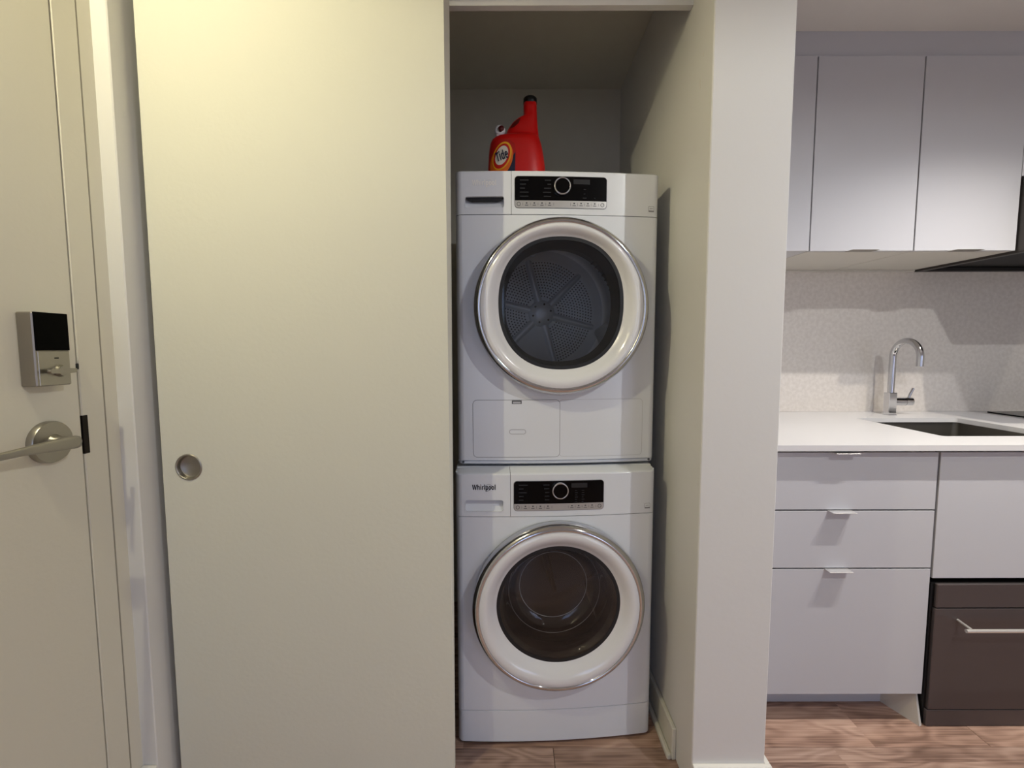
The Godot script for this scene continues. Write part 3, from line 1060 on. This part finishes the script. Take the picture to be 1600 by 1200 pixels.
	for k in 6:
		var a := deg_to_rad(45.0 + 60.0 * k + 30.0)
		lathe(st, [Vector2(0.0042, 0.0), Vector2(0.0, 0.0003)], Transform3D(Basis.IDENTITY, deep * (Vector3(cos(a), sin(a), 0) * 0.036 + Vector3(0, 0, dz + 0.0042))), 8)
	obj("hub_bolt", st, M.black, back).set_meta("kind", "stuff")
	if dryer:
		st = begin()
		for k in 6:
			if k == 3: continue
			var a0 := 45.0 + 60.0 * k
			for ri in 13:
				var rr := 0.068 + ri * 0.0108
				var span := 60.0 - rad_to_deg(2.0 * 0.0185 / rr)
				var cnt := int(floor(deg_to_rad(span) * rr / 0.0108))
				for ci in cnt + 1:
					var a := deg_to_rad(a0 + 30.0 + (ci - cnt / 2.0) * (span / maxf(1, cnt)))
					lathe(st, [Vector2(0.0031, 0.0), Vector2(0.0, 0.0002)], Transform3D(Basis.IDENTITY, deep * (Vector3(cos(a), sin(a), 0) * rr + Vector3(0, 0, dz - 0.0113))), 6)
		var hl := obj("perforation", st, M.black, back)
		hl.set_meta("kind", "stuff")

func jug() -> void:
	var at := V(0.016, 1.7165, 1.515)
	var t := thing("detergent_jug", "red laundry detergent jug with a black cap standing on the dryer", "detergent", at, 0.0)
	# outline per height: left, right, half depth (local metres)
	var prof := [[0.0, -0.088, 0.0895, 0.052], [0.006, -0.091, 0.0935, 0.056], [0.03, -0.091, 0.0925, 0.056], [0.06, -0.090, 0.0900, 0.055], [0.09, -0.088, 0.0860, 0.054], [0.112, -0.086, 0.0820, 0.052], [0.130, -0.083, 0.0780, 0.050], [0.141, -0.078, 0.0745, 0.047], [0.148, -0.070, 0.0722, 0.043], [0.1515, -0.058, 0.0712, 0.039], [0.1530, -0.0385, 0.0708, 0.035], [0.160, -0.0345, 0.0698, 0.033], [0.170, -0.0305, 0.0685, 0.031], [0.182, -0.0235, 0.0672, 0.029], [0.194, -0.0145, 0.0662, 0.027], [0.204, -0.0035, 0.0655, 0.025], [0.211, 0.0075, 0.0650, 0.0235], [0.2150, 0.0180, 0.0648, 0.0225], [0.2175, 0.0212, 0.0646, 0.0215], [0.24, 0.022, 0.064, 0.0205], [0.256, 0.0225, 0.0632, 0.0202], [0.258, 0.025, 0.061, 0.019]]
	var half := func(y: float) -> Array:
		for i in prof.size() - 1:
			if y <= prof[i + 1][0]:
				var k: float = (y - prof[i][0]) / (prof[i + 1][0] - prof[i][0])
				return [lerpf(prof[i][1], prof[i + 1][1], k), lerpf(prof[i][2], prof[i + 1][2], k), lerpf(prof[i][3], prof[i + 1][3], k)]
		return [prof[-1][1], prof[-1][2], prof[-1][3]]
	var st := begin()
	var rows := []
	for p in prof:
		var row := []
		for k in 48:
			var a := TAU * k / 48
			var e := 2.0 / 2.7
			row.append(Vector3((p[1] + p[2]) / 2 + (p[2] - p[1]) / 2 * signf(cos(a)) * pow(absf(cos(a)), e), p[0], -p[3] * signf(sin(a)) * pow(absf(sin(a)), e)))
		row.reverse()
		rows.append(row)
	grid(st, rows, true)
	patch(st, false)
	for k in 48: tri(st, Vector3(0, 0, 0), rows[0][(k + 1) % 48], rows[0][k])
	obj("body", st, M.red, t)
	# dark red patch on the skin, painting the shade of the handle hollow
	var skin := func(p: Vector2, off: float) -> Vector3:
		var h: Array = half.call(p.y)
		var u: float = clampf(absf(p.x - (h[0] + h[1]) / 2) / ((h[1] - h[0]) / 2), 0.0, 0.995)
		return Vector3(p.x, p.y, h[2] * pow(1.0 - pow(u, 2.7), 1.0 / 2.7) + off)
	var lay := func(off: float) -> Callable: return func(p: Vector2) -> Vector3: return skin.call(p, off)
	st = begin()
	ring(st, Vector2(-0.003, 0.187), PackedVector2Array(), PackedVector2Array([Vector2(-0.022, 0.172), Vector2(-0.008, 0.174), Vector2(0.006, 0.186), Vector2(0.013, 0.204), Vector2(0.004, 0.2005), Vector2(-0.012, 0.188)]), lay.call(0.0006), 3, 32)
	obj("handle_hollow_shade", st, M.red_dark, t)
	# label
	st = begin()
	var lab := PackedVector2Array([Vector2(-0.084, 0.006), Vector2(-0.004, 0.006), Vector2(-0.002, 0.085), Vector2(-0.006, 0.115), Vector2(-0.022, 0.128), Vector2(-0.05, 0.132), Vector2(-0.074, 0.127), Vector2(-0.083, 0.09)])
	ring(st, Vector2(-0.042, 0.075), PackedVector2Array(), lab, lay.call(0.0007), 8, 48)
	var lb := obj("label", st, mat(Color(0.72, 0.05, 0.03), 0.4), t)
	st = begin()
	ring(st, Vector2(-0.016, 0.045), PackedVector2Array(), PackedVector2Array([Vector2(-0.046, 0.008), Vector2(-0.006, 0.008), Vector2(-0.004, 0.090), Vector2(-0.018, 0.068)]), lay.call(0.0013), 5, 40)
	obj("label_corner", st, M.navy, lb)
	var lc := Vector2(-0.045, 0.079)
	var tilt := func(rx: float, ry: float, c: Vector2) -> PackedVector2Array:
		var out := PackedVector2Array()
		for k in 48:
			out.append(c + Vector2(cos(TAU * k / 48) * rx, sin(TAU * k / 48) * ry).rotated(-0.35))
		return out
	var layers := [[0.033, 0.053, M.orange, Vector2(-0.002, -0.012)], [0.0275, 0.044, M.yellow, Vector2.ZERO], [0.0235, 0.039, mat(Color(0.80, 0.10, 0.03), 0.45), Vector2(-0.001, -0.001)], [0.0185, 0.030, M.cream, Vector2(-0.001, 0.001)]]
	for i in layers.size():
		st = begin()
		var c: Vector2 = lc + layers[i][3]
		ring(st, c, PackedVector2Array(), tilt.call(layers[i][0], layers[i][1], c), lay.call(0.0016 + 0.0004 * i), 5, 48)
		obj("bullseye", st, layers[i][2], lb)
	var p0: Vector3 = skin.call(lc, 0.0042)
	var wd := text("brand_lettering", "Tide", 0.029, M.navy, lb, Transform3D(Basis(Vector3.BACK, 0.22), p0), "Droid Sans", 700)
	wd.transform = Transform3D(Basis(Vector3.UP, -0.22) * Basis(Vector3.BACK, 0.28) * Basis.from_scale(Vector3(0.66, 1.3, 1)), p0)
	# cap and spout
	st = begin()
	var up := Transform3D(Basis(Vector3.RIGHT, -PI / 2), Vector3(0.0430, 0.0, 0.0))
	lathe(st, [Vector2(0.0210, 0.2545), Vector2(0.0218, 0.256), Vector2(0.0212, 0.271), Vector2(0.0180, 0.2745)], up, 36)
	lathe(st, [Vector2(0.0180, 0.2745), Vector2(0.0, 0.2755)], up, 36)
	obj("cap", st, M.cap, t)
	st = begin()
	var sp := Transform3D(Basis.IDENTITY, Vector3(-0.0515, 0.1695, 0.012))
	lathe(st, [Vector2(0.014, -0.012), Vector2(0.0165, 0.0), Vector2(0.0145, 0.010), Vector2(0.0085, 0.012)], sp, 28)
	box(st, Vector3(-0.064, 0.146, -0.004), Vector3(-0.039, 0.160, 0.020), 0.004)
	var tp := obj("spout", st, M.plastic, t)
	tp.set_meta("label", "white pouring spout with a dark red centre")
	st = begin()
	lathe(st, [Vector2(0.0088, 0.004), Vector2(0.0085, 0.013), Vector2(0.0, 0.014)], Transform3D(Basis.IDENTITY, Vector3(-0.0470, 0.1725, 0.012)), 24)
	obj("spout_button", st, M.red_dark, tp)

# ---------------------------------------------------------------- kitchen
func tab_pull(parent: Node3D, x0: float, x1: float, h: float, z: float, down: bool) -> void:
	var st := begin()
	wbox(st, x0, x1, h - 0.0012, h + 0.0012, z - 0.026, z + 0.002, 0.0006)
	if down: wbox(st, x0, x1, h - 0.0012, h + 0.010, z + 0.0005, z + 0.002)
	else: wbox(st, x0, x1, h - 0.0012, h + 0.0012, z, z + 0.012)
	obj("pull_tab", st, M.satin_white, parent)

func kitchen() -> void:
	M.satin_white = mat(Color(0.84, 0.835, 0.83), 0.35, 0.6)
	var zk := 1.393
	var zb := 2.112
	var st: SurfaceTool
	# drawer cabinet
	var t := thing("drawer_cabinet", "grey three-drawer base cabinet beside the post, left of the dishwasher", "cabinet")
	st = begin()
	wbox(st, 0.70, 1.311, 0.104, 0.884, zk + 0.019, 2.08)
	obj("carcass", st, M.cabinet_in, t)
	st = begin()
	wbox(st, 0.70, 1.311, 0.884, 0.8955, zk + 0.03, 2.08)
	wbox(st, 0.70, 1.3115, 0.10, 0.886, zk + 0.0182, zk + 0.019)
	obj("gap_shade_liner", st, M.gap, t)  # black sheet painting the shade behind the drawer gaps
	for q in [[0.7072, 0.8865], [0.5202, 0.7025], [0.1015, 0.5155]]:
		st = begin()
		wbox(st, 0.702, 1.3090, q[0], q[1], zk, zk + 0.018, 0.0006)
		var d := obj("drawer_front", st, M.cabinet, t)
		tab_pull(d, 0.977, 1.0505, q[1] + 0.0014, zk, false)
	st = begin()
	wbox(st, 0.70, 1.262, 0.0, 0.102, 1.487, 1.502)
	obj("toe_kick", st, M.cabinet, t)
	st = begin()
	hexa(st, [V(1.2565, 0.0, 1.487), V(1.299, 0.0, 1.382), V(1.309, 0.0, 1.386), V(1.27, 0.0, 1.50), V(1.2565, 0.101, 1.487), V(1.299, 0.101, 1.405), V(1.309, 0.101, 1.41), V(1.27, 0.101, 1.50)])
	obj("side_skirt", st, M.cabinet_in, t)
	st = begin()
	wbox(st, 0.6745, 0.700, 0.10, 0.886, zk + 0.002, zk + 0.018, 0.001)
	obj("scribe_strip", st, M.cabinet, t)
	# cabinet front over the dishwasher
	t = thing("sink_cabinet", "grey base cabinet front above the dishwasher, right of the drawers", "cabinet")
	st = begin()
	wbox(st, 1.3170, 1.92, 0.486, 0.8865, zk, zk + 0.018, 0.0006)
	var fp := obj("front_panel", st, M.cabinet, t)
	tab_pull(fp, 1.582, 1.655, 0.888, zk, false)
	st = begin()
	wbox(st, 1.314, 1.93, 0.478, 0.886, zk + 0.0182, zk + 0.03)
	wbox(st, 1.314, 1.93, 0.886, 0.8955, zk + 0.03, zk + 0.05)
	obj("gap_shade_liner", st, M.gap, t)
	t = thing("base_cabinet", "grey base cabinet right of the dishwasher below the cooktop", "cabinet")
	st = begin()
	wbox(st, 1.924, 2.75, 0.1015, 0.8865, zk, zk + 0.018, 0.0012)
	obj("front_panel", st, M.cabinet, t)
	st = begin()
	wbox(st, 1.924, 2.75, 0.0, 0.884, zk + 0.10, 2.08)
	obj("carcass", st, M.cabinet_in, t)
	# dishwasher
	t = thing("dishwasher", "dark stainless dishwasher with a slim bar handle under the grey cabinet front", "dishwasher")
	st = begin()
	wbox(st, 1.3145, 1.915, 0.003, 0.470, zk + 0.0, 1.96)
	obj("tub", st, M.steel_side, t)
	st = begin()
	wbox(st, 1.3235, 1.915, 0.394, 0.4725, 1.381, zk, 0.003)
	obj("control_band", st, M.steel_dark, t)
	st = begin()
	wbox(st, 1.3215, 1.915, 0.0575, 0.3925, 1.381, zk, 0.0015)
	var dd := obj("door", st, M.steel_dark, t)
	st = begin()
	wbox(st, 1.3175, 1.915, 0.002, 0.0560, 1.381, zk, 0.0015)
	obj("kick_plate", st, M.steel_dark, t)
	st = begin()
	tube(st, [V(1.376, 0.349, 1.335), V(1.87, 0.349, 1.335)], 0.0056, 16)
	var bar := obj("bar_handle", st, M.bar, dd)
	bar.set_meta("label", "slim satin steel bar handle")
	st = begin()
	tube(st, [V(1.394, 0.352, 1.338), V(1.394, 0.356, 1.383)], 0.0042, 12)
	obj("handle_post", st, M.bar, dd)
	st = begin()
	tube(st, [V(1.845, 0.352, 1.338), V(1.845, 0.356, 1.383)], 0.0042, 12)
	obj("handle_post", st, M.bar, dd)
	# countertop with the sink cut-out
	st = begin()
	var hole := rrect(1.425, 1.843, 1.505, 1.898, 0.012)
	var slab := PackedVector2Array([Vector2(2.75, 1.367), Vector2(2.75, 2.091), Vector2(0.6745, 2.091), Vector2(0.6745, 1.367)])
	var hc := Vector2(1.63, 1.70)
	var ct := func(p: Vector2) -> Vector3: return V(p.x, 0.9145, p.y)
	var cb := func(p: Vector2) -> Vector3: return V(p.x, 0.8965, p.y)
	ring(st, hc, hole, slab, ct, 1, 48)
	ring(st, hc, hole, slab, cb, 1, 48)
	st.set_smooth_group(0xFFFFFFFF)
	for i in 4:
		var k := (i + 1) % 4
		quad(st, cb.call(slab[i]), cb.call(slab[k]), ct.call(slab[k]), ct.call(slab[i]))
	rim(st, hole, ct, cb, false)
	var top := obj("countertop", st, M.counter)
	tag(top, "white quartz countertop with a cut-out for the sink", "countertop")
	# sink
	t = thing("sink", "undermount stainless steel kitchen sink set into the white countertop", "sink")
	st = begin()
	var big := rrect(1.417, 1.851, 1.497, 1.906, 0.02)
	var low := rrect(1.43, 1.838, 1.51, 1.893, 0.04)
	var s1 := func(p: Vector2) -> Vector3: return V(p.x, 0.8958, p.y)
	rim(st, big, s1, func(p: Vector2) -> Vector3: return V(lerpf(p.x, hc.x, 0.02), 0.735, lerpf(p.y, hc.y, 0.02)), false)
	ring(st, hc, PackedVector2Array(), big, func(p: Vector2) -> Vector3: return V(lerpf(p.x, hc.x, 0.02), 0.735 - 0.006 * (1.0 - minf(1.0, (p - hc).length() / 0.2)), lerpf(p.y, hc.y, 0.02)), 5, 48)
	ring(st, hc, big, rrect(1.40, 1.868, 1.48, 1.923, 0.02), s1, 1, 48)
	obj("basin", st, M.sink, t)
	st = begin()
	lathe(st, [Vector2(0.045, 0.0), Vector2(0.043, 0.003), Vector2(0.03, 0.002), Vector2(0.0, 0.001)], Transform3D(Basis(Vector3.RIGHT, -PI / 2), V(hc.x, 0.7305, hc.y)), 32)
	obj("drain", st, M.chrome, t)
	# faucet
	var fx := 1.642
	var fz := 1.99
	t = thing("faucet", "chrome gooseneck kitchen faucet with a side lever behind the sink", "faucet", V(fx, 0.9145, fz))
	st = begin()
	box(st, Vector3(-0.0165, 0.0, -0.0165), Vector3(0.0165, 0.097, 0.0165), 0.0016)
	obj("body", st, M.chrome, t)
	st = begin()
	box(st, Vector3(-0.019, 0.0, -0.019), Vector3(0.019, 0.003, 0.019), 0.001)
	obj("base_plate", st, M.chrome, t)
	st = begin()
	var path := [Vector3(0, 0.095, 0), Vector3(0, 0.15, 0), Vector3(0, 0.20, 0), Vector3(0, 0.252, 0)]
	for k in range(1, 19):
		var a := PI * k / 18.0
		path.append(Vector3(0, 0.252 + 0.067 * sin(a), 0.067 - 0.067 * cos(a)))
	path.append(Vector3(0, 0.235, 0.134))
	path.append(Vector3(0, 0.216, 0.134))
	tube(st, path, 0.0128, 20)
	obj("spout", st, M.chrome, t)
	st = begin()
	tube(st, [Vector3(0.015, 0.058, 0), Vector3(0.062, 0.058, 0)], 0.0172, 24)
	tube(st, [Vector3(0.0635, 0.058, 0), Vector3(0.092, 0.058, 0)], 0.0172, 24)
	tube(st, [Vector3(0.062, 0.058, 0), Vector3(0.0635, 0.058, 0)], 0.0155, 24, false)
	var vh := obj("mixer_valve", st, M.chrome, t)
	st = begin()
	tube(st, [Vector3(0.078, 0.070, 0), Vector3(0.086, 0.093, 0.0), Vector3(0.097, 0.115, 0.0)], 0.0052, 12)
	obj("lever", st, M.chrome, vh)
	# cooktop
	st = begin()
	wbox(st, 2.1225, 2.71, 0.9148, 0.9205, 1.50, 2.045, 0.002)
	tag(obj("cooktop", st, M.black_gloss), "black glass cooktop on the countertop under the range hood", "cooktop")
	# backsplash
	st = begin()
	wbox(st, 0.6745, 3.0, 0.9148, 1.5515, 2.092, 2.1115)
	tag(obj("backsplash", st, M.backsplash), "pale stone backsplash slab behind the sink and faucet", "backsplash")
	# wall cabinets
	var zu := 1.67
	st = begin()
	wbox(st, 0.6745, 1.0555, 1.5495, 2.208, zu, 2.11, 0.001)
	tag(obj("filler_panel", st, M.cabinet), "plain grey filler panel between the post and the wall cabinets", "panel")
	var who := [["grey flat-fronted wall cabinet next to the plain filler panel, left of the tall pair", 1.0595, 1.4255], ["grey flat-fronted wall cabinet next to the range hood, right of the tall pair", 1.4305, 1.7890]]
	for q in who:
		t = thing("wall_cabinet", q[0], "cabinet", Vector3.ZERO, 0.0, "wall cabinets over the counter")
		st = begin()
		wbox(st, q[1] - 0.001, q[2] + 0.001, 1.5495, 2.208, zu + 0.0195, 2.11)
		obj("carcass", st, M.cabinet_in, t)
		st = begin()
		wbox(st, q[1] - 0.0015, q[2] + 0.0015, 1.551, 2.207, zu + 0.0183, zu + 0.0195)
		obj("gap_shade_liner", st, M.gap, t)
		st = begin()
		wbox(st, q[1], q[2], 1.5495, 2.2075, zu, zu + 0.018, 0.0006)
		var d := obj("door", st, M.cabinet, t)
		var m: float = (q[1] + q[2]) / 2 - 0.002
		st = begin()
		wbox(st, m - 0.047, m + 0.047, 1.5478, 1.5495, zu - 0.026, zu + 0.014, 0.0006)
		obj("pull_tab", st, M.brushed, d)  # darker metal than the drawer pulls, underside shade put into the colour
	t = thing("wall_cabinet", "short grey wall cabinet above the range hood", "cabinet", Vector3.ZERO, 0.0, "wall cabinets over the counter")
	st = begin()
	wbox(st, 1.7925, 2.39, 1.806, 2.2075, zu, zu + 0.018, 0.0012)
	obj("door", st, M.cabinet, t)
	st = begin()
	wbox(st, 1.7925, 2.39, 1.806, 2.208, zu + 0.019, 2.11)
	obj("carcass", st, M.cabinet_in, t)
	# light rail at the back of the wall cabinets' underside
	st = begin()
	wbox(st, 0.6745, 1.789, 1.5415, 1.5492, 2.078, 2.0915, 0.001)
	tag(obj("light_rail", st, M.cabinet_in), "thin beige rail along the top edge of the backsplash", "trim")
	# bulkhead
	st = begin()
	wbox(st, 0.6745, 3.6, 2.2085, 2.295, zu + 0.012, 2.111)
	struct("trim_2", st, M.cabinet)
	# range hood
	t = thing("range_hood", "dark metal range hood right of the wall cabinets, cut by the right edge", "range hood")
	st = begin()
	var prof := PackedVector2Array([Vector2(2.09, 1.543), Vector2(2.09, 1.803), Vector2(1.655, 1.803), Vector2(1.43, 1.60), Vector2(1.41, 1.575), Vector2(1.41, 1.543)])
	# side cheeks, sloped top and rims: open below
	for x in [1.794, 2.386]:
		prism(st, prof, Transform3D(Basis(Vector3(0, 0, -1), Vector3.UP, Vector3.RIGHT), Vector3(x, 0, 0)), 0.0, 0.006)
	for i in prof.size() - 1:
		var a := prof[i]
		var b := prof[i + 1]
		st.set_smooth_group(0xFFFFFFFF)
		quad(st, V(1.794, a.y, a.x), V(2.392, a.y, a.x), V(2.392, b.y, b.x), V(1.794, b.y, b.x))
	obj("shell", st, M.hood, t)
	st = begin()
	wbox(st, 1.7945, 2.3915, 1.5412, 1.5445, 1.4105, 1.436)
	wbox(st, 1.7945, 2.3915, 1.5412, 1.5445, 2.066, 2.0905)
	wbox(st, 1.7945, 1.820, 1.5412, 1.5445, 1.436, 2.066)
	wbox(st, 2.366, 2.3915, 1.5412, 1.5445, 1.436, 2.066)
	obj("rim", st, M.hood, t)
	st = begin()
	hexa(st, [V(1.801, 1.560, 1.42), V(2.385, 1.560, 1.42), V(2.385, 1.560, 2.085), V(1.801, 1.560, 2.085), V(1.801, 1.563, 1.42), V(2.385, 1.563, 1.42), V(2.385, 1.563, 2.085), V(1.801, 1.563, 2.085)])
	obj("filter_panel", st, M.hood_in, t)

func _ready() -> void:
	materials()
	camera_and_light()
	lights()
	room()
	machine("washing_machine", "white front-loading washing machine on the closet floor, under the dryer", "washer", V(0.1315, 0.0, 1.336), deg_to_rad(3.0), false)
	machine("dryer", "white tumble dryer stacked on top of the washing machine", "dryer", V(0.136, 0.862, 1.374), deg_to_rad(3.0), true)
	jug()
	kitchen()
